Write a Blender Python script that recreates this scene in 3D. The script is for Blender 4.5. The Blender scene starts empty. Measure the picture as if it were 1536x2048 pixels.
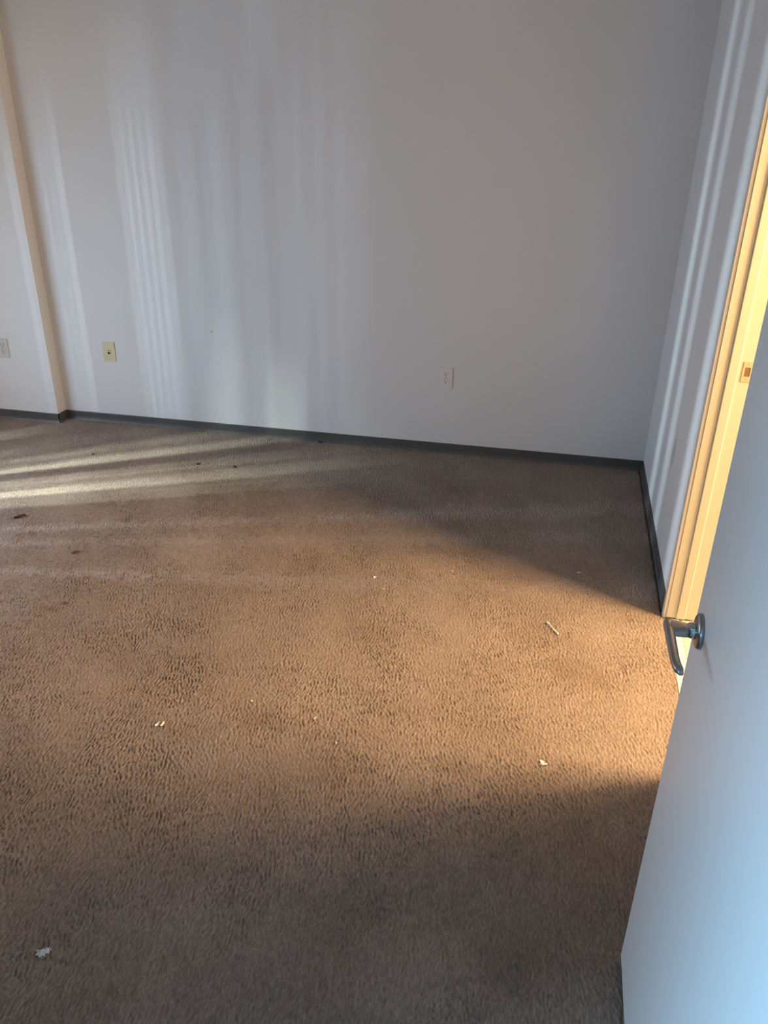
import bpy, bmesh, math, random
import numpy as np
from mathutils import Matrix, Vector
random.seed(7)
S = bpy.context.scene
COL = S.collection

# ------------------------------------------------------------------ camera
cam_d = bpy.data.cameras.new('camera')
cam = bpy.data.objects.new('camera', cam_d); COL.objects.link(cam)
R = [[0.97940874, 0.20147646, 0.01287488],
     [0.104542, -0.45157164, -0.88608917],
     [-0.17271218, 0.86918944, -0.46333596]]          # right, down, forward
cam.matrix_world = Matrix(((R[0][0], -R[1][0], -R[2][0], -0.56485688),
                           (R[0][1], -R[1][1], -R[2][1], -4.36028725),
                           (R[0][2], -R[1][2], -R[2][2], 1.9),
                           (0, 0, 0, 1)))
cam_d.sensor_fit = 'VERTICAL'; cam_d.sensor_height = 24.0
cam_d.lens = 1676.672 / 2048 * 24.0
cam_d.clip_start = 0.02
S.camera = cam

# ------------------------------------------------------------------ world, exposure, lamps
S.view_settings.view_transform = 'Standard'
S.view_settings.look = 'None'
S.view_settings.gamma = 1.0
S.view_settings.exposure = 0.0
S.view_settings.use_curve_mapping = False
S.cycles.use_denoising = True
S.cycles.max_bounces = 10
S.cycles.diffuse_bounces = 6
S.cycles.sample_clamp_indirect = 6

w = bpy.data.worlds.new('sky'); S.world = w; w.use_nodes = True
bg = w.node_tree.nodes['Background']
bg.inputs[0].default_value = (0.55, 0.72, 1.0, 1); bg.inputs[1].default_value = 0.35


def area(name, loc, target, sx, sy, power, col, spread=180, shape='RECTANGLE'):
    d = bpy.data.lights.new(name, 'AREA'); d.shape = shape
    d.size = sx; d.size_y = sy; d.energy = power; d.color = col; d.spread = math.radians(spread)
    o = bpy.data.objects.new(name, d); COL.objects.link(o)
    o.location = loc
    dirv = Vector(target) - Vector(loc)
    o.rotation_euler = dirv.to_track_quat('-Z', 'Y').to_euler()
    return o


# daylight at the window of the left wall: a broad blue part and a narrow bright gap behind the blinds
area('window_daylight', (-4.30, -1.75, 0.72), (-1.4, -0.85, 0.48), 1.3, 0.6, 27, (0.45, 0.695, 1.0), 135)
area('bright_gap_daylight', (-5.40, -2.10, 2.84), (-3.2, -1.0, 0.4), 0.05, 0.45, 500, (0.86, 1.0, 0.88), 120)
area('low_gap_daylight', (-5.40, -2.10, 0.92), (0.0, -0.8, 0.9), 0.030, 0.62, 52, (0.68, 0.85, 1.0), 90)
# evening light in the room beyond the right-hand doorway, and an added wide warm fill for the near carpet
area('evening_light', (1.50, -1.97, 1.90), (-2.2, -1.80, 0.0), 0.66, 0.34, 140, (1.0, 0.615, 0.275), 160)
area('warm_fill', (2.60, -1.25, 1.40), (-1.0, -2.4, 0.2), 1.5, 1.2, 135, (1.0, 0.66, 0.38), 160)
# daylight from a window of the passage in which the camera stands
area('passage_daylight', (-2.75, -4.88, 1.20), (-0.24, -3.5, 0.7), 1.45, 1.0, 92, (0.34, 0.69, 1.0), 150)

# ------------------------------------------------------------------ helpers
def new_mat(name):
    m = bpy.data.materials.new(name); m.use_nodes = True
    nt = m.node_tree
    return m, nt, nt.nodes['Principled BSDF']


def N(nt, kind, **kw):
    n = nt.nodes.new(kind)
    for k, v in kw.items():
        if k.startswith('i_'):
            n.inputs[k[2:].replace('_', ' ')].default_value = v
        else:
            setattr(n, k, v)
    return n


def plain(name, col, rough=0.5, metal=0.0, bump=0.0, bscale=300.0, var=0.0, spec=0.5):
    m, nt, b = new_mat(name)
    b.inputs['Base Color'].default_value = (*col, 1)
    b.inputs['Roughness'].default_value = rough
    b.inputs['Metallic'].default_value = metal
    b.inputs['Specular IOR Level'].default_value = spec
    tc = N(nt, 'ShaderNodeTexCoord')
    no = N(nt, 'ShaderNodeTexNoise'); no.inputs['Scale'].default_value = bscale; no.inputs['Detail'].default_value = 4
    nt.links.new(tc.outputs['Object'], no.inputs['Vector'])
    if bump:
        bp = N(nt, 'ShaderNodeBump'); bp.inputs['Strength'].default_value = bump; bp.inputs['Distance'].default_value = 0.002
        nt.links.new(no.outputs['Fac'], bp.inputs['Height']); nt.links.new(bp.outputs['Normal'], b.inputs['Normal'])
    if var:
        n2 = N(nt, 'ShaderNodeTexNoise'); n2.inputs['Scale'].default_value = bscale * 0.12; n2.inputs['Detail'].default_value = 5
        nt.links.new(tc.outputs['Object'], n2.inputs['Vector'])
        mx = N(nt, 'ShaderNodeMix', data_type='RGBA')
        mx.inputs[6].default_value = (*[c * (1 - var) for c in col], 1)
        mx.inputs[7].default_value = (*[min(1, c * (1 + var)) for c in col], 1)
        nt.links.new(n2.outputs['Fac'], mx.inputs[0]); nt.links.new(mx.outputs[2], b.inputs['Base Color'])
    return m


def add_spots(nt, b, spots, noise_scale=60.0):
    """Stains with a shape of their own: (centre, (rx, ry, rz), colour, strength)."""
    tc = N(nt, 'ShaderNodeTexCoord')
    no = N(nt, 'ShaderNodeTexNoise'); no.inputs['Scale'].default_value = noise_scale; no.inputs['Detail'].default_value = 4
    nt.links.new(tc.outputs['Object'], no.inputs['Vector'])
    src = b.inputs['Base Color'].links[0].from_socket if b.inputs['Base Color'].links else None
    for c, r, col, k in spots:
        mp = N(nt, 'ShaderNodeVectorMath', operation='SUBTRACT'); mp.inputs[1].default_value = c
        nt.links.new(tc.outputs['Object'], mp.inputs[0])
        dv = N(nt, 'ShaderNodeVectorMath', operation='DIVIDE'); dv.inputs[1].default_value = r
        nt.links.new(mp.outputs[0], dv.inputs[0])
        ln = N(nt, 'ShaderNodeVectorMath', operation='LENGTH'); nt.links.new(dv.outputs[0], ln.inputs[0])
        ad = N(nt, 'ShaderNodeMath', operation='MULTIPLY_ADD'); ad.inputs[1].default_value = 1.2
        nt.links.new(no.outputs['Fac'], ad.inputs[0]); nt.links.new(ln.outputs['Value'], ad.inputs[2])
        mr = N(nt, 'ShaderNodeMapRange', interpolation_type='SMOOTHSTEP')
        mr.inputs['From Min'].default_value = 1.6; mr.inputs['From Max'].default_value = 0.6
        mr.inputs['To Min'].default_value = 0.0; mr.inputs['To Max'].default_value = k
        nt.links.new(ad.outputs[0], mr.inputs['Value'])
        mx = N(nt, 'ShaderNodeMix', data_type='RGBA')
        nt.links.new(mr.outputs['Result'], mx.inputs[0])
        if src: nt.links.new(src, mx.inputs[6])
        else: mx.inputs[6].default_value = b.inputs['Base Color'].default_value
        mx.inputs[7].default_value = (*col, 1)
        src = mx.outputs[2]
    nt.links.new(src, b.inputs['Base Color'])


def wall_mat(name, col, rough, spots=()):
    m = plain(name, col, rough, bump=0.12, bscale=420.0, var=0.012)
    if spots: add_spots(m.node_tree, m.node_tree.nodes['Principled BSDF'], spots, 18.0)
    return m


WHITE = (0.685, 0.690, 0.690)
M_back = wall_mat('wall_paint', WHITE, 0.75, [((-2.435, 0, 0.60), (0.006, 0.05, 0.007), (0.20, 0.19, 0.18), 0.8)])
M_right = wall_mat('wall_paint_scuffed', WHITE, 0.55, [((0, -0.90, 0.49), (0.05, 0.05, 0.11), (0.34, 0.26, 0.15), 0.55)])
M_ceil = plain('ceiling_paint', (0.52, 0.52, 0.51), 0.9, bump=0.3, bscale=200)
M_trim = plain('trim_paint', (0.70, 0.68, 0.60), 0.38, bump=0.03, bscale=150)
M_jamb = plain('cream_paint', (0.46, 0.455, 0.39), 0.42, bump=0.03, bscale=150)
M_door = plain('door_paint', (0.72, 0.73, 0.74), 0.42, bump=0.05, bscale=500, var=0.01)
add_spots(M_door.node_tree, M_door.node_tree.nodes['Principled BSDF'],
          [((-0.2411, -3.035, 0.925), (0.05, 0.016, 0.05), (0.40, 0.31, 0.24), 0.35)], 40.0)
M_base = plain('vinyl_base', (0.082, 0.080, 0.076), 0.42, bump=0.05, bscale=90, var=0.12)
M_chrome = plain('satin_chrome', (0.36, 0.37, 0.385), 0.33, metal=1.0)
M_polish = plain('polished_chrome', (0.62, 0.64, 0.66), 0.10, metal=1.0)
M_brass = plain('strike_metal', (0.62, 0.50, 0.34), 0.35, metal=1.0)
M_dark = plain('dark_hole', (0.012, 0.011, 0.010), 0.6)
M_recess = plain('latch_recess', (0.16, 0.10, 0.06), 0.6)
M_ivory = plain('ivory_plastic', (0.66, 0.58, 0.36), 0.4, bump=0.02)
M_white_pl = plain('white_plastic', (0.72, 0.71, 0.68), 0.4, bump=0.02)
M_grey_pl = plain('grey_plastic', (0.55, 0.545, 0.52), 0.45, bump=0.02)
M_hall = plain('pale_vinyl_floor', (0.60, 0.54, 0.43), 0.45, bump=0.05, bscale=60, var=0.05)
M_slat = plain('blind_vinyl', (0.72, 0.72, 0.70), 0.5)
M_paper = plain('torn_paper', (0.80, 0.78, 0.74), 0.9, bump=0.3, bscale=400)
M_fleck = plain('pale_fleck', (0.56, 0.48, 0.41), 1.0, bump=0.3, bscale=400)
M_lint = plain('white_lint', (0.74, 0.76, 0.78), 1.0, bump=0.6, bscale=500)
M_cotton = plain('cotton', (0.86, 0.85, 0.80), 1.0, bump=0.5, bscale=900)
M_stick = plain('swab_stick', (0.84, 0.84, 0.76), 0.5)
M_black = plain('black_rubber', (0.014, 0.013, 0.014), 0.5, bump=0.2, bscale=300)
M_crumb = plain('dark_crumb', (0.07, 0.05, 0.04), 0.9, bump=0.4, bscale=500)

# carpet
M_carpet, nt, b = new_mat('carpet_fibre')
b.inputs['Roughness'].default_value = 1.0
b.inputs['Specular IOR Level'].default_value = 0.1
b.inputs['Sheen Weight'].default_value = 0.15
b.inputs['Sheen Roughness'].default_value = 0.6
b.inputs['Sheen Tint'].default_value = (0.9, 0.8, 0.7, 1)
tc = N(nt, 'ShaderNodeTexCoord')
mp = N(nt, 'ShaderNodeMapping'); mp.inputs['Rotation'].default_value = (0, 0, math.radians(-17.5)); mp.inputs['Scale'].default_value = (1.0, 0.32, 1.0)
nt.links.new(tc.outputs['Object'], mp.inputs['Vector'])
fine = N(nt, 'ShaderNodeTexNoise'); fine.inputs['Scale'].default_value = 210; fine.inputs['Detail'].default_value = 3
nt.links.new(mp.outputs[0], fine.inputs['Vector'])
big = N(nt, 'ShaderNodeTexNoise'); big.inputs['Scale'].default_value = 2.6; big.inputs['Detail'].default_value = 6; big.inputs['Roughness'].default_value = 0.6
nt.links.new(tc.outputs['Object'], big.inputs['Vector'])
r1 = N(nt, 'ShaderNodeValToRGB')
r1.color_ramp.elements[0].position = 0.25; r1.color_ramp.elements[0].color = (0.165, 0.130, 0.109, 1)
r1.color_ramp.elements[1].position = 0.75; r1.color_ramp.elements[1].color = (0.335, 0.275, 0.238, 1)
nt.links.new(fine.outputs['Fac'], r1.inputs[0])
r2 = N(nt, 'ShaderNodeValToRGB')
r2.color_ramp.elements[0].position = 0.32; r2.color_ramp.elements[0].color = (0.83, 0.81, 0.79, 1)
r2.color_ramp.elements[1].position = 0.66; r2.color_ramp.elements[1].color = (1.08, 1.08, 1.08, 1)
nt.links.new(big.outputs['Fac'], r2.inputs[0])
mul = N(nt, 'ShaderNodeMix', data_type='RGBA', blend_type='MULTIPLY'); mul.inputs[0].default_value = 1.0
nt.links.new(r1.outputs[0], mul.inputs[6]); nt.links.new(r2.outputs[0], mul.inputs[7])
nt.links.new(mul.outputs[2], b.inputs['Base Color'])
bp = N(nt, 'ShaderNodeBump'); bp.inputs['Strength'].default_value = 0.5; bp.inputs['Distance'].default_value = 0.003
nt.links.new(fine.outputs['Fac'], bp.inputs['Height']); nt.links.new(bp.outputs['Normal'], b.inputs['Normal'])
add_spots(nt, b, [
    ((-2.365, -1.851, 0), (0.022, 0.02, 0.1), (0.050, 0.016, 0.012), 0.9),
    ((-2.40, -1.90, 0), (0.09, 0.035, 0.1), (0.13, 0.085, 0.055), 0.45),
    ((-0.36, -1.86, 0), (0.19, 0.13, 0.1), (0.13, 0.085, 0.055), 0.40),
    ((-1.36, -2.33, 0), (0.15, 0.09, 0.1), (0.13, 0.09, 0.065), 0.40),
    ((-0.72, -2.42, 0), (0.13, 0.08, 0.1), (0.13, 0.09, 0.065), 0.35),
    ((-0.50, -3.02, 0), (0.12, 0.14, 0.1), (0.10, 0.075, 0.055), 0.35),
    ((-1.36, -2.94, 0), (0.16, 0.10, 0.1), (0.11, 0.08, 0.06), 0.30),
    ((-1.00, -1.10, 0), (0.16, 0.08, 0.1), (0.12, 0.085, 0.06), 0.30),
], 14.0)


def link(name, me, mat, parent=None, kind=None, label=None):
    o = bpy.data.objects.new(name, me); COL.objects.link(o)
    if mat: me.materials.append(mat)
    if parent: o.parent = parent
    if kind: o['kind'] = kind
    if label: o['label'] = label
    return o


def from_bm(name, bm, mat, parent=None, kind=None, label=None, smooth=False):
    me = bpy.data.meshes.new(name)
    bmesh.ops.recalc_face_normals(bm, faces=bm.faces)
    bm.to_mesh(me); bm.free()
    if smooth:
        for p in me.polygons: p.use_smooth = True
    return link(name, me, mat, parent, kind, label)


def empty(name, loc, kind=None, label=None, cat=None, group=None):
    o = bpy.data.objects.new(name, None); COL.objects.link(o); o.location = loc
    o.empty_display_size = 0.05
    tag(o, kind, label, cat, group)
    return o


def tag(o, kind=None, label=None, cat=None, group=None):
    if kind: o['kind'] = kind
    if label: o['label'] = label
    if cat: o['category'] = cat
    if group: o['group'] = group
    return o


def add_box(bm, lo, hi, bevel=0.0, seg=2):
    vs = [bm.verts.new((x, y, z)) for x in (lo[0], hi[0]) for y in (lo[1], hi[1]) for z in (lo[2], hi[2])]
    F = [(0, 1, 3, 2), (4, 6, 7, 5), (0, 4, 5, 1), (2, 3, 7, 6), (0, 2, 6, 4), (1, 5, 7, 3)]
    fs = [bm.faces.new([vs[i] for i in f]) for f in F]
    bmesh.ops.recalc_face_normals(bm, faces=fs)
    if bevel:
        es = list({e for f in fs for e in f.edges})
        bmesh.ops.bevel(bm, geom=es, offset=bevel, segments=seg, affect='EDGES', profile=0.5)


def box(name, lo, hi, mat, parent=None, kind=None, bevel=0.0, label=None):
    bm = bmesh.new(); add_box(bm, lo, hi, bevel)
    return from_bm(name, bm, mat, parent, kind, label)


def add_cyl(bm, p0, p1, r0, r1=None, n=24, caps=True):
    r1 = r0 if r1 is None else r1
    p0, p1 = Vector(p0), Vector(p1)
    q = (p1 - p0).to_track_quat('Z', 'Y')
    a, c = [], []
    for i in range(n):
        t = 2 * math.pi * i / n
        d = q @ Vector((math.cos(t), math.sin(t), 0))
        a.append(bm.verts.new(p0 + d * r0)); c.append(bm.verts.new(p1 + d * r1))
    for i in range(n):
        bm.faces.new((a[i], a[(i + 1) % n], c[(i + 1) % n], c[i]))
    if caps:
        bm.faces.new(a[::-1]); bm.faces.new(c)


def add_lathe(bm, axis_p, axis_d, prof, n=32):
    """prof = [(distance along axis, radius)]"""
    q = Vector(axis_d).to_track_quat('Z', 'Y'); p = Vector(axis_p)
    rings = []
    for h, r in prof:
        rings.append([bm.verts.new(p + q @ Vector((r * math.cos(2 * math.pi * i / n), r * math.sin(2 * math.pi * i / n), h))) for i in range(n)])
    for k in range(len(rings) - 1):
        for i in range(n):
            bm.faces.new((rings[k][i], rings[k][(i + 1) % n], rings[k + 1][(i + 1) % n], rings[k + 1][i]))
    bm.faces.new(rings[0][::-1]); bm.faces.new(rings[-1])


def add_loft(bm, sections):
    """sections = list of rings of equal length"""
    rs = [[bm.verts.new(v) for v in s] for s in sections]
    n = len(rs[0])
    for k in range(len(rs) - 1):
        for i in range(n):
            bm.faces.new((rs[k][i], rs[k][(i + 1) % n], rs[k + 1][(i + 1) % n], rs[k + 1][i]))
    bm.faces.new(rs[0][::-1]); bm.faces.new(rs[-1])


# ------------------------------------------------------------------ the setting
H = 2.62
LX, NY = -4.45, -3.88           # left wall, near wall
FZ = -0.014                      # slab under the carpet
DY0, DY1 = -2.30, -1.43          # doorway in the right wall
DH = 2.05
T = 0.12

bm = bmesh.new()
add_box(bm, (LX - 0.1, -6.6, FZ - 0.15), (0.055, 0.2, FZ))
floor = from_bm('floor', bm, M_hall, kind='structure')
box('floor_passage', (0.0551, -6.6, FZ - 0.15), (3.2, 0.2, -0.006), M_hall, kind='structure')
box('ceiling', (LX - 0.2, -6.6, H), (3.2, 0.2, H + 0.1), M_ceil, kind='structure')
box('wall_back', (LX - 0.2, 0.0, FZ), (0.0, 0.15, H), M_back, kind='structure')
box('wall_pilaster', (LX, -0.088, FZ), (-3.428, 0.0, H), M_back, kind='structure')

bm = bmesh.new()
add_box(bm, (0, DY1 + 0.02, FZ), (T, 0.15, H))
add_box(bm, (0, NY - 2.7, FZ), (T, DY0 - 0.02, H))
add_box(bm, (0, DY0 - 0.02, DH + 0.02), (T, DY1 + 0.02, H))
from_bm('wall_right', bm, M_right, kind='structure')

# left wall with its window opening
WY0, WY1, WZ0, WZ1 = -2.35, -0.75, 0.42, 2.15
bm = bmesh.new()
add_box(bm, (LX - T, -6.6, FZ), (LX, WY0, H))
add_box(bm, (LX - T, WY1, FZ), (LX, 0.0, H))
add_box(bm, (LX - T, WY0, FZ), (LX, WY1, WZ0))
add_box(bm, (LX - T, WY0, WZ1), (LX, WY1, H))
from_bm('wall_left', bm, M_back, kind='structure')

# near wall with the doorway the camera looks through
OX0, OX1 = -1.19, -0.17
bm = bmesh.new()
add_box(bm, (LX, NY - T, FZ), (OX0, NY, H))
add_box(bm, (OX1, NY - T, FZ), (0.0, NY, H))
add_box(bm, (OX0, NY - T, 2.08), (OX1, NY, H))
from_bm('wall_near', bm, M_back, kind='structure')
box('wall_passage', (LX, -6.75, FZ), (3.2, -6.6, H), M_back, kind='structure')
bm = bmesh.new()
add_box(bm, (3.2, -6.6, FZ), (3.3, 0.2, H))
add_box(bm, (T, 0.0, FZ), (3.2, 0.1, H))
add_box(bm, (T, -4.0, FZ), (3.2, -3.9, H))
from_bm('wall_far', bm, M_back, kind='structure')

# window_1: frame, sill and the vertical slats of its blind (outside the picture, it streaks the daylight)
win = empty('window_1', (LX, (WY0 + WY1) / 2, WZ0), 'structure')
def local(p, e): return tuple(a - c for a, c in zip(p, e.location))
bm = bmesh.new()
for lo, hi in [((LX - T, WY0, WZ0), (LX - 0.06, WY0 + 0.05, WZ1)), ((LX - T, WY1 - 0.05, WZ0), (LX - 0.06, WY1, WZ1)),
               ((LX - T, WY0, WZ0), (LX - 0.06, WY1, WZ0 + 0.05)), ((LX - T, WY0, WZ1 - 0.05), (LX - 0.06, WY1, WZ1))]:
    add_box(bm, local(lo, win), local(hi, win))
from_bm('window_frame', bm, M_trim, win)
box('window_sill', local((LX - 0.06, WY0, WZ0 - 0.02), win), local((LX + 0.04, WY1, WZ0 + 0.002), win), M_trim, win)
SX, SY = -5.40, -2.10
def gap_at(x, y):                # where the line from the bright gap to (x, y) crosses the blind
    k = (LX + 0.02 - SX) / (x - SX)
    return SY + (y - SY) * k
# (place, width, bottom and top of the opening): slat gaps, some shut above or below by strips added to shape the light
full, bot = WZ1 + 0.03, WZ0 + 0.004
hi, lo_ = (1.38, full), (bot, 1.25)
gaps = [(gap_at(-2.42, 0), .006, hi), (gap_at(-2.24, 0), .004, hi), (gap_at(-2.06, 0), .013, hi),
        (gap_at(-2.06, -0.28), .006, hi), (gap_at(-2.06, -0.38), .006, hi), (gap_at(-2.06, -0.505), .015, hi), (gap_at(-2.05, -0.585), .006, hi), (gap_at(-2.0, -0.655), .016, hi),
        (gap_at(0, -0.45), .016, lo_), (gap_at(0, -0.76), .011, lo_), (gap_at(0, -1.25), .016, lo_)]
gaps += [(gap_at(x, 0), .0042, (bot, 1.31)) for x in (-3.38, -3.33, -3.28, -3.23, -2.86, -2.81, -2.76, -2.71, -2.66)]
gaps += [(gap_at(x, 0), .0026, (bot, 1.31)) for x in (-2.50, -2.36, -2.31, -2.15, -1.95, -1.84, -1.73, -1.62, -1.50, -0.70, -0.50, -0.30)]
gaps.sort()
edge = WY0 - 0.02
spans = []
for g, wd, (z0, z1) in gaps:
    spans.append((edge, g - wd / 2, bot, full, 0)); edge = g + wd / 2
    if z1 < full: spans.append((g - wd / 2 - 0.003, g + wd / 2 + 0.003, z1, full, 0.003))
    if z0 > bot: spans.append((g - wd / 2 - 0.003, g + wd / 2 + 0.003, bot, z0, 0.003))
spans.append((edge, WY1 + 0.02, bot, full, 0))
for a, c, z0, z1, off in spans:
    n = max(1, math.ceil((c - a) / 0.10))
    for i in range(n):
        y0 = a + (c - a) * i / n; y1 = a + (c - a) * (i + 1) / n
        o = off or (0.0008 if i % 2 else -0.0008)
        bm = bmesh.new()
        add_box(bm, local((LX + 0.019 + o, y0 - (0.002 if i else 0), z0), win), local((LX + 0.0205 + o, y1, z1), win))
        from_bm('blind_slat', bm, M_slat, win)

# baseboards: vinyl cove base with a rounded top and a small toe
def cove(name, p0, p1, nrm, kind='structure', h0=0.052, h1=0.052):
    """p0 -> p1 along the wall, nrm points into the room"""
    p0, p1, nrm = Vector((*p0, 0)), Vector((*p1, 0)), Vector((*nrm, 0))
    prof = [(0, FZ), (0.013, FZ), (0.012, -0.004), (0.006, 0.006), (0.0045, 0.016), (0.0045, 'h-3'), (0.003, 'h'), (0, 'h')]
    secs = []
    for p, h in ((p0, h0), (p1, h1)):
        s = []
        for d, z in prof:
            z = h if z == 'h' else h - 0.003 if z == 'h-3' else z
            s.append(p + nrm * d + Vector((0, 0, z)))
        secs.append(s)
    bm = bmesh.new(); add_loft(bm, secs)
    return from_bm(name, bm, M_base, kind=kind)
cove('baseboard_back', (-3.428, 0), (0, 0), (0, -1), h0=0.050, h1=0.058)
cove('baseboard_right', (0, 0), (0, -1.375), (-1, 0), h0=0.058, h1=0.058)
cove('baseboard_pilaster', (LX, -0.088), (-3.4235, -0.088), (0, -1), h0=0.055, h1=0.055)
cove('baseboard_pilaster_side', (-3.428, -0.0925), (-3.428, 0), (1, 0), h0=0.055, h1=0.050)

# ------------------------------------------------------------------ doorway in the right wall (trim_1)
tr = empty('trim_1', (0, DY1, 0), 'structure')
L = lambda x, y, z: (x, y - DY1, z)
TOP = DH
def casing_prof(y_in, sgn):
    # moulded casing section (x out of the wall is negative), inner edge towards the opening
    return [(0.0, y_in), (-0.0105, y_in), (-0.0125, y_in + sgn * 0.004), (-0.0125, y_in + sgn * 0.016), (-0.010, y_in + sgn * 0.021),
            (-0.012, y_in + sgn * 0.030), (-0.009, y_in + sgn * 0.046), (-0.006, y_in + sgn * 0.052), (0.0, y_in + sgn * 0.054)]
for yin, sg in ((DY1 + 0.005, 1), (DY0 - 0.005, -1)):
    bm = bmesh.new()
    pr = casing_prof(yin, sg)
    add_loft(bm, [[L(x, y, -0.004) for x, y in pr], [L(x, y, TOP + 0.06) for x, y in pr]])
    from_bm('side_casing', bm, M_trim, tr)
bm = bmesh.new()
pr = casing_prof(TOP + 0.005, 1)
add_loft(bm, [[L(x, DY0 - 0.058, z) for x, z in pr], [L(x, DY1 + 0.058, z) for x, z in pr]])
from_bm('head_casing', bm, M_trim, tr)
box('side_jamb', L(0.0, DY1, 0.003), L(T, DY1 + 0.0199, TOP), M_jamb, tr, bevel=0.0012)
box('side_jamb', L(0.0, DY0 - 0.0199, -0.004), L(T, DY0, TOP), M_jamb, tr, bevel=0.0012)
box('head_jamb', L(0.0, DY0, TOP), L(T, DY1, TOP + 0.0199), M_jamb, tr)
box('door_stop', L(0.037, DY1 - 0.0065, 0.003), L(0.071, DY1 + 0.0002, TOP), M_jamb, tr, bevel=0.003)
box('door_stop', L(0.037, DY0 - 0.0002, -0.004), L(0.071, DY0 + 0.011, TOP), M_jamb, tr, bevel=0.003)
box('head_stop', L(0.037, DY0 + 0.011, TOP - 0.011), L(0.071, DY1 - 0.011, TOP + 0.0002), M_jamb, tr, bevel=0.003)
# strike plate with its latch hole and lip
bm = bmesh.new()
ys = DY1 - 0.0018
xa, xb, za, zb = 0.084, 0.116, 0.985, 1.055
hx0, hx1, hz0, hz1 = 0.091, 0.109, 1.004, 1.036
for lo, hi in (((xa, za), (hx0, zb)), ((hx1, za), (xb, zb)), ((hx0, za), (hx1, hz0)), ((hx0, hz1), (hx1, zb))):
    add_box(bm, L(lo[0], ys, lo[1]), L(hi[0], DY1 + 0.0003, hi[1]))
sp = from_bm('strike_plate', bm, M_brass, tr)
box('latch_hole', L(hx0 - 0.0005, DY1 - 0.0008, hz0 - 0.0005), L(hx1 + 0.0005, DY1 + 0.0003, hz1 + 0.0005), M_recess, sp)
for z in (0.9935, 1.0465):
    bm = bmesh.new(); add_cyl(bm, L(0.100, DY1 + 0.0002, z), L(0.100, ys - 0.0008, z), 0.0038, 0.003, 14)
    from_bm('screw', bm, M_chrome, sp)
bm = bmesh.new()
add_box(bm, L(0.004, DY0, -0.0135), L(0.052, DY1, -0.001), 0.002)
from_bm('threshold', bm, M_trim, tr)

# ------------------------------------------------------------------ open door (door_1)
XF = -0.2411; XB = XF + 0.036; YE = -2.960; YH = YE - 0.905
dr = empty('door_1', (XF, YH, 0), 'structure')
D = lambda x, y, z: (x - XF, y - YH, z)
box('door_leaf', D(XF, YH, 0.012), D(XB, YE, 2.045), M_door, dr, bevel=0.0018)
# lever handle on the visible face
LY, LZ = -3.018, 1.009
lv = empty('lever_handle', D(XF, LY, LZ)); lv.parent = dr
bm = bmesh.new()
add_lathe(bm, (0.0002, 0, 0), (-1, 0, 0), [(0, 0.033), (0.004, 0.033), (0.0075, 0.0315), (0.010, 0.027), (0.0115, 0.018), (0.0115, 0.016)], 40)
from_bm('rosette', bm, M_chrome, lv, smooth=True)
bm = bmesh.new()
add_lathe(bm, (-0.010, 0, 0), (-1, 0, 0), [(0, 0.0155), (0.004, 0.0155), (0.010, 0.0145), (0.014, 0.0125), (0.017, 0.0105)], 32)
from_bm('hub', bm, M_polish, lv, smooth=True)
# lever: shank leaves the hub, turns a square corner and runs along the door towards the hinges
def ring(c, u, v, a, e, n=20, p=3.0):
    out = []
    for i in range(n):
        t = 2 * math.pi * i / n
        ct, st = math.cos(t), math.sin(t)
        k = (abs(ct) ** p + abs(st) ** p) ** (-1 / p)
        out.append(Vector(c) + Vector(u) * (a * ct * k) + Vector(v) * (e * st * k))
    return out
secs = []
X, Y, Z = Vector((1, 0, 0)), Vector((0, 1, 0)), Vector((0, 0, 1))
for x, hy, hz, yo in ((-0.020, 0.0140, 0.0095, -0.001), (-0.026, 0.0175, 0.0095, -0.001), (-0.036, 0.0195, 0.009, 0.000), (-0.046, 0.0215, 0.0085, 0.001), (-0.054, 0.0225, 0.0082, 0.002)):
    secs.append(ring((x, yo, 0), Y, Z, hy, hz))
# the outer end of the shank, closed by a rounded nose
secs.append(ring((-0.060, 0.002, 0), Y, Z, 0.0205, 0.0078))
secs.append(ring((-0.0635, 0.001, 0), Y, Z, 0.018, 0.0065))
bm = bmesh.new(); add_loft(bm, secs)
from_bm('shank', bm, M_chrome, lv, smooth=True)
secs = []
for t in range(15):
    f = t / 14
    y = 0.023 - 0.157 * f
    x = -0.0565 + 0.002 * f + (0.006 * max(0, (f - 0.72) / 0.28) ** 1.8)
    hx = 0.0090 - 0.0012 * f; hz = 0.0085 - 0.0018 * f
    if t == 0: hx *= .6; hz *= .6
    if t == 14: hx *= .55; hz *= .55
    tang = Vector((0.05 if f > .7 else 0, -1, 0)).normalized()
    secs.append(ring((x, y, -0.001 * f), X, Z, hx, hz))
bm = bmesh.new(); add_loft(bm, secs)
from_bm('grip', bm, M_chrome, lv, smooth=True)
bm = bmesh.new()
add_box(bm, D(XF + 0.006, YE - 0.0002, 0.98), D(XB - 0.006, YE + 0.0012, 1.037))
lp = from_bm('latch_plate', bm, M_chrome, dr)
box('latch_bolt', D(XF + 0.012, YE, 1.0), D(XB - 0.012, YE + 0.009, 1.018), M_chrome, lp, bevel=0.002)
for z in (0.25, 1.02, 1.80):
    bm = bmesh.new(); add_cyl(bm, D(XF - 0.004, YH - 0.005, z - 0.045), D(XF - 0.004, YH - 0.005, z + 0.045), 0.006, n=14)
    from_bm('hinge', bm, M_chrome, dr)

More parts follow.
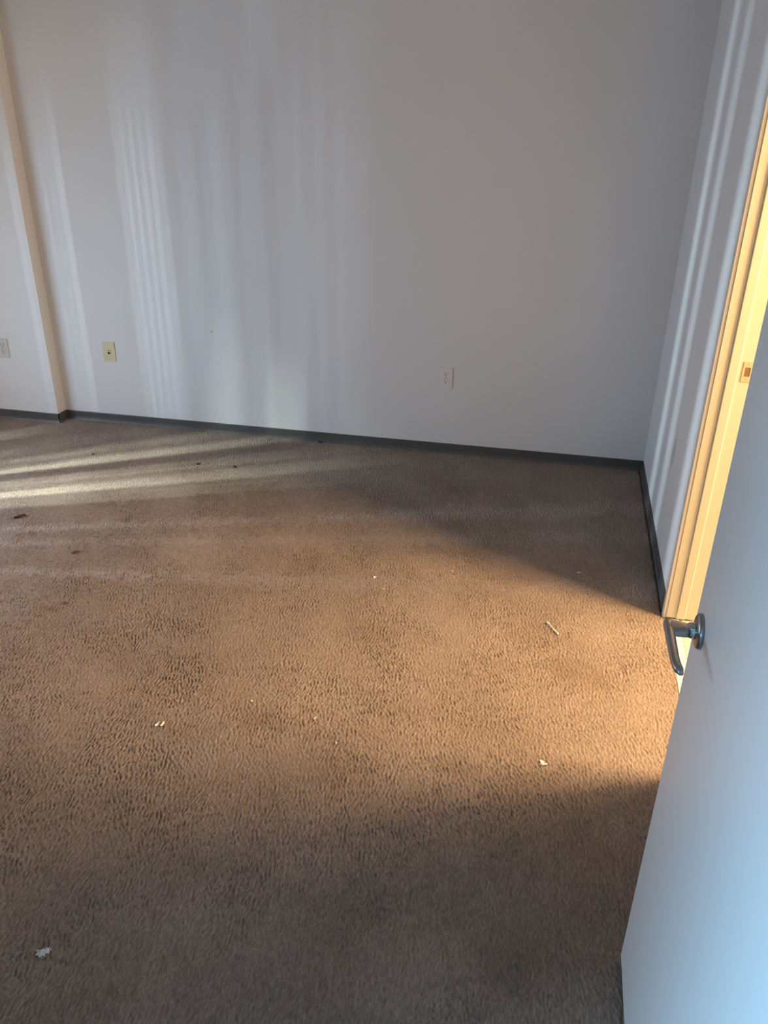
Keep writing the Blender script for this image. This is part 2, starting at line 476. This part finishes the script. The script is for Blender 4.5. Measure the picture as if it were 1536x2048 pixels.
# ------------------------------------------------------------------ carpet pile (real relief)
def build_pile():
    st = 0.0036
    xs = np.arange(-4.0, 0.0125, st); ys = np.arange(-3.62, 0.0, st)
    nx, ny = len(xs), len(ys)
    rng = np.random.default_rng(3)
    fx = np.fft.fftfreq(nx, st)[None, :]; fy = np.fft.fftfreq(ny, st)[:, None]
    def aniso(deg, wl, el, seed):
        r = np.random.default_rng(seed).standard_normal((ny, nx))
        a = math.radians(deg)                                    # nap direction
        dx, dy = math.sin(a), math.cos(a)
        fl = fx * dx + fy * dy; fc = fx * dy - fy * dx
        f0 = 1 / wl
        G = np.exp(-((np.abs(fc) - f0) / (0.50 * f0)) ** 2) * np.exp(-(fl * wl * el) ** 2)
        h = np.fft.ifft2(np.fft.fft2(r) * G).real
        return h / h.std()
    def low(sc, seed):
        r = np.random.default_rng(seed).standard_normal((ny, nx))
        h = np.fft.ifft2(np.fft.fft2(r) * np.exp(-((fx ** 2 + fy ** 2) * sc ** 2) * 4)).real
        return h / h.std()
    a = aniso(-17, 0.0108, 1.6, 1); c = aniso(-30, 0.0118, 1.5, 2); d = aniso(-3, 0.0108, 1.5, 4)
    w1 = np.exp(0.6 * low(0.10, 5)); w2 = 0.8 * np.exp(0.6 * low(0.12, 6)); w3 = 0.8 * np.exp(0.6 * low(0.11, 8))
    h = (w1 * a + w2 * c + w3 * d) / np.sqrt(w1 ** 2 + w2 ** 2 + w3 ** 2)
    amp = 0.00150 * np.clip(1.0 + 0.16 * low(0.13, 9), 0.6, 1.4)
    fuzz = rng.standard_normal((ny, nx)) * 0.00030
    z = -0.0035 + amp * np.clip(h, -2.2, 1.8) + fuzz + 0.0011 * low(0.16, 11)
    Xg, Yg = np.meshgrid(xs, ys)
    # the pile thins out in a ragged dark gap along the right-hand wall, and stops inside the doorway
    gap = 0.007 + 0.0022 * low(0.006, 12)
    k = np.clip((Xg + 0.012 + gap) / 0.010, 0, 1)
    k = np.where((Yg > DY0) & (Yg < DY1 + 0.0), np.clip((Xg - 0.004) / 0.006, 0, 1), k)
    z = z - 0.016 * k
    co = np.stack([Xg, Yg, z], -1).reshape(-1, 3).astype(np.float32)
    i = np.arange(ny - 1)[:, None] * nx + np.arange(nx - 1)[None, :]
    q = np.stack([i, i + 1, i + nx + 1, i + nx], -1).reshape(-1).astype(np.int32)
    # left of the picture's edge (with a margin) the flat border is enough
    qc = q.reshape(-1, 4); edge_x = -1.61 - (Yg.ravel()[qc[:, 0]] + 3.42) * 0.668 - 0.5
    qc = qc[Xg.ravel()[qc[:, 0]] > edge_x]
    used, q = np.unique(qc.ravel(), return_inverse=True)
    q = q.astype(np.int32).ravel(); co = co[used]
    nf = len(q) // 4
    me = bpy.data.meshes.new('carpet_pile')
    me.vertices.add(len(co)); me.vertices.foreach_set('co', co.ravel())
    me.loops.add(len(q)); me.loops.foreach_set('vertex_index', q)
    me.polygons.add(nf)
    me.polygons.foreach_set('loop_start', np.arange(nf, dtype=np.int32) * 4)
    me.polygons.foreach_set('use_smooth', np.ones(nf, dtype=bool))
    me.update(calc_edges=True)
    return me
pile = link('carpet_pile', build_pile(), M_carpet, floor, 'stuff')
# plain carpet under the left edge of the room and behind the near doorway, outside the picture
bm = bmesh.new()
add_box(bm, (LX, -6.6, FZ), (-0.03, 0, -0.0085))
from_bm('carpet_border', bm, M_carpet, floor, 'stuff')

# ------------------------------------------------------------------ wall plates
def plate(name, loc, wd, ht, mat, label, cat, group=None):
    e = empty(name, loc, None, label, cat, group)
    bm = bmesh.new(); add_box(bm, (-wd / 2, -0.0055, -ht / 2), (wd / 2, 0.0002, ht / 2), 0.003, 3)
    from_bm('cover_plate', bm, mat, e)
    return e
def screw(e, z, mat):
    bm = bmesh.new(); add_cyl(bm, (0, -0.005, z), (0, -0.0066, z), 0.0034, 0.0028, 14)
    s = from_bm('screw', bm, mat, e)
    bm = bmesh.new(); add_box(bm, (-0.0028, -0.0069, z - 0.0004), (0.0028, -0.0064, z + 0.0004))
    from_bm('screw_slot', bm, M_dark, s)
def duplex(e, mat):
    for zc in (0.0195, -0.0195):
        bm = bmesh.new()
        pts = []
        for i in range(28):
            t = 2 * math.pi * i / 28
            pts.append((0.0172 * math.cos(t), max(-0.0135, min(0.0135, 0.0172 * math.sin(t)))))
        add_loft(bm, [[Vector((x, -0.0045, zc + z)) for x, z in pts], [Vector((x, -0.0072, zc + z)) for x, z in pts], [Vector((x * .95, -0.0078, zc + z * .95)) for x, z in pts]])
        r = from_bm('receptacle', bm, mat, e)
        bm = bmesh.new()
        add_box(bm, (-0.0078, -0.0081, zc - 0.001), (-0.0054, -0.0070, zc + 0.0085))
        add_box(bm, (0.0054, -0.0081, zc + 0.000), (0.0076, -0.0070, zc + 0.0075))
        add_cyl(bm, (0, -0.0070, zc - 0.0075), (0, -0.0081, zc - 0.0075), 0.0030, n=12)
        from_bm('socket_slot', bm, M_dark, r)
    screw(e, 0, M_chrome)
o1 = plate('power_outlet', (-1.098, 0, 0.440), 0.072, 0.112, M_white_pl, 'white duplex power outlet with two sockets, on the back wall near the middle', 'outlet')
duplex(o1, M_white_pl)
o2 = plate('power_outlet', (-3.712, -0.088, 0.442), 0.072, 0.115, M_grey_pl, 'pale wall plate on the pilaster face, cut off by the left picture edge', 'outlet')
duplex(o2, M_grey_pl)
o3 = plate('jack_plate', (-3.081, 0, 0.440), 0.074, 0.115, M_ivory, 'ivory jack plate with one dark central hole on the back wall beside the pilaster', 'wall plate')
bm = bmesh.new(); add_box(bm, (-0.011, -0.0085, -0.014), (0.011, -0.005, 0.014), 0.0012)
jb = from_bm('jack', bm, M_ivory, o3)
bm = bmesh.new(); add_box(bm, (-0.0075, -0.0092, -0.0135), (0.0065, -0.0080, -0.001), 0.001)
from_bm('jack_hole', bm, M_dark, jb)
bm = bmesh.new(); add_box(bm, (-0.0022, -0.0090, 0.005), (0.0032, -0.0080, 0.012))
from_bm('jack_latch', bm, M_dark, jb)
screw(o3, 0.042, M_ivory); screw(o3, -0.042, M_ivory)

# ------------------------------------------------------------------ small things lying on the carpet
PZ = -0.0025
def swab():
    p0, p1 = Vector((-0.462, -1.566, 0.0)), Vector((-0.416, -1.641, 0.0))
    e = empty('cotton_swab', ((p0 + p1) / 2)[:], None, 'white cotton swab lying in the warm light on the carpet near the doorway', 'cotton swab')
    e.location.z = PZ + 0.0042
    d = (p1 - p0).normalized(); h = (p1 - p0).length / 2
    bm = bmesh.new(); add_cyl(bm, -d * (h - 0.006), d * (h - 0.006), 0.0021, n=12)
    from_bm('stick', bm, M_stick, e, smooth=True)
    for s in (-1, 1):
        bm = bmesh.new()
        add_lathe(bm, d * s * (h - 0.016), d * s, [(0, 0.0022), (0.003, 0.0034), (0.008, 0.0042), (0.012, 0.0039), (0.015, 0.0025), (0.016, 0.0008)], 14)
        from_bm('cotton_tip', bm, M_cotton, e, smooth=True)
swab()

def scrap(name, x, y, lx, ly, ang, mat, label, cat, th=0.0012, lift=0.006, seed=0):
    """A torn, buckled scrap: irregular outline, curled sheet with thickness."""
    rn = random.Random(seed)
    n = 9
    out = [(1 + 0.30 * rn.uniform(-1, 1)) for _ in range(n)]
    bm = bmesh.new()
    rings_t, rings_b = [], []
    ca, sa = math.cos(ang), math.sin(ang)
    ph = rn.uniform(0, 6)
    for k in (0.38, 0.72, 1.0):
        rt, rb = [], []
        for i in range(n):
            t = 2 * math.pi * i / n
            a, c = lx / 2 * k * out[i] * math.cos(t), ly / 2 * k * out[i] * math.sin(t)
            z = lift * (0.5 + 0.5 * math.sin(ph + 2.2 * t) * k) * (0.3 + 0.7 * k) + rn.uniform(0, 0.0008)
            px, py = a * ca - c * sa, a * sa + c * ca
            rt.append(bm.verts.new((px, py, z + th))); rb.append(bm.verts.new((px, py, z)))
        rings_t.append(rt); rings_b.append(rb)
    ct = bm.verts.new((0, 0, lift * 0.5 + th)); cb = bm.verts.new((0, 0, lift * 0.5 * 0.6))
    for i in range(n):
        j = (i + 1) % n
        bm.faces.new((ct, rings_t[0][i], rings_t[0][j])); bm.faces.new((cb, rings_b[0][j], rings_b[0][i]))
        for k in range(2):
            bm.faces.new((rings_t[k][i], rings_t[k + 1][i], rings_t[k + 1][j], rings_t[k][j]))
            bm.faces.new((rings_b[k][j], rings_b[k + 1][j], rings_b[k + 1][i], rings_b[k][i]))
        bm.faces.new((rings_t[2][i], rings_b[2][i], rings_b[2][j], rings_t[2][j]))
    o = from_bm(name, bm, mat)
    o.location = (x, y, PZ - 0.0008)
    tag(o, None, label, cat)
    return o

def lump(name, x, y, r, sq, mat, label, cat, seed=0, ang=0.0):
    """A lumpy clump or crumb"""
    rn = random.Random(seed)
    bm = bmesh.new(); bmesh.ops.create_icosphere(bm, subdivisions=3, radius=1.0)
    cs = [(Vector((rn.uniform(-1, 1), rn.uniform(-1, 1), rn.uniform(-.5, 1))).normalized(), rn.uniform(0.2, 0.5)) for _ in range(9)]
    for v in bm.verts:
        d = v.co.normalized(); k = 0.72
        for c, a in cs: k += a * max(0, d.dot(c) - 0.55) * 1.4
        k += rn.uniform(-0.03, 0.03)
        v.co = d * k
    bmesh.ops.scale(bm, vec=(r * sq[0], r * sq[1], r * sq[2]), verts=bm.verts)
    bmesh.ops.rotate(bm, cent=(0, 0, 0), matrix=Matrix.Rotation(ang, 3, 'Z'), verts=bm.verts)
    o = from_bm(name, bm, mat, smooth=True)
    o.location = (x, y, PZ + r * sq[2] * 0.55)
    tag(o, None, label, cat)
    return o

scrap('paper_scrap', -0.447, -2.341, 0.030, 0.017, -0.5, M_paper, 'largest torn white paper scrap, lying near the open door', 'paper scrap', seed=3)
def lint(x, y, r, mat, n, label, seed):
    """A flattened tangle of short fibres"""
    rn = random.Random(seed); bm = bmesh.new()
    for k in range(n):
        t = rn.uniform(0, 6.283); rr = r * rn.random() ** 0.75 * (0.72 + 0.28 * math.sin(3 * t + seed) + 0.22 * math.sin(2 * t + 1.3 * seed))
        p = Vector((rr * math.cos(t), rr * math.sin(t), rn.uniform(0.0, 0.35) * (r - rr) + 0.0008))
        a = rn.uniform(0, 6.283); ln = r * rn.uniform(0.35, 0.9); bend = rn.uniform(-1.6, 1.6); sl = rn.uniform(-0.25, 0.35)
        secs = []
        for q in range(5):
            f = q / 4 - 0.5
            c = p + Vector((math.cos(a + bend * f), math.sin(a + bend * f), 0)) * ln * f
            c.z = max(0.0005, c.z + sl * ln * abs(f))
            dd = Vector((math.cos(a + 2 * bend * f), math.sin(a + 2 * bend * f), 0)); u = Vector((-dd.y, dd.x, 0))
            w_ = r * 0.075 * (1 - 1.5 * f * f * 2 * 0.6)
            secs.append([c + u * w_, c + Vector((0, 0, w_)), c - u * w_, c - Vector((0, 0, w_))])
        add_loft(bm, secs)
    o = from_bm('lint_clump', bm, mat, smooth=True); o.location = (x, y, PZ)
    return tag(o, None, label, 'lint')
lint(-1.616, -3.242, 0.0165, M_lint, 80, 'fluffy white lint clump on the dark carpet at lower left', 5)
lint(-1.676, -3.258, 0.011, plain('grey_lint', (0.36, 0.32, 0.30), 1.0, bump=0.6, bscale=500), 34, 'faint greyish lint tuft just left of the white lint clump', 6)
scrap('paper_scrap', -1.190, -1.390, 0.017, 0.015, 0.4, M_paper, 'small square white paper scrap in the middle of the carpet', 'paper scrap', seed=8, lift=0.005)
scrap('thread_snippet', -1.697, -2.434, 0.006, 0.022, -0.2, M_paper, 'left one of two short white thread snippets lying side by side', 'thread', seed=11, lift=0.004, th=0.002)
scrap('thread_snippet', -1.680, -2.430, 0.009, 0.022, -0.1, M_paper, 'right one of two short white thread snippets lying side by side', 'thread', seed=12, lift=0.004, th=0.002)
scrap('paper_scrap', -1.198, -2.296, 0.011, 0.018, -0.3, M_fleck, 'tiny pale paper scrap between the thread snippets and the large scrap', 'paper scrap', seed=13, lift=0.003)
scrap('paper_scrap', -1.433, -2.257, 0.010, 0.011, 0.2, M_fleck, 'tiny pale fleck on the carpet above the other flecks, right of the thread snippets', 'paper scrap', seed=14, lift=0.002)
scrap('paper_scrap', -1.103, -2.388, 0.006, 0.014, 0.3, M_fleck, 'narrow white sliver lying below the tiny pale scrap', 'paper scrap', seed=15, lift=0.003)
scrap('paper_scrap', -0.874, -1.268, 0.014, 0.008, 0.2, M_fleck, 'small pale scrap on the upper edge of the warm light patch', 'paper scrap', seed=16, lift=0.003)
scrap('paper_scrap', -0.335, -1.158, 0.022, 0.006, 0.0, M_fleck, 'thin white sliver in the shadow between the cotton swab and the back corner', 'paper scrap', seed=17, lift=0.003)
scrap('paper_scrap', -1.135, -1.470, 0.008, 0.014, -0.3, M_fleck, 'pale crumb just below the square white scrap', 'paper scrap', seed=18, lift=0.003)
lump('dark_crumb', -2.167, -0.458, 0.010, (1.2, 1.0, 0.5), M_crumb, 'dark crumb in the pale light streaks, right one of a pair', 'crumb', seed=21)
lump('dark_crumb', -2.379, -0.468, 0.009, (1.2, 1.0, 0.5), M_crumb, 'dark crumb in the pale light streaks, left one of a pair', 'crumb', seed=22)
lump('dark_crumb', -2.995, -0.481, 0.009, (1.1, 1.0, 0.5), M_crumb, 'dark crumb on the carpet in front of the pilaster', 'crumb', seed=23)
lump('dark_crumb', -2.530, -1.484, 0.010, (0.9, 1.5, 0.4), M_crumb, 'brown crumb between the black stub and the red stain', 'crumb', seed=24, ang=-.5)
lump('dark_crumb', -1.815, -0.022, 0.008, (1.7, 0.8, 0.7), M_crumb, 'dark crumb against the baseboard of the back wall', 'crumb', seed=25)

# black stub: short rubber cylinder with a collar and a chamfered end
e = empty('black_stub', (-2.959, -1.237, PZ + 0.006), None, 'short black rubber stub lying alone on the carpet at left', 'debris')
d = Vector((0.60, 0.80, 0.0)).normalized()
bm = bmesh.new()
add_lathe(bm, -d * 0.027, d, [(0, 0.0045), (0.002, 0.006), (0.018, 0.0065), (0.036, 0.0062), (0.050, 0.0055), (0.054, 0.0035)], 16)
from_bm('stub_body', bm, M_black, e, smooth=True)
bm = bmesh.new(); add_lathe(bm, -d * 0.010, d, [(0, 0.0064), (0.001, 0.0074), (0.006, 0.0074), (0.007, 0.0064)], 16)
from_bm('stub_collar', bm, M_black, e)
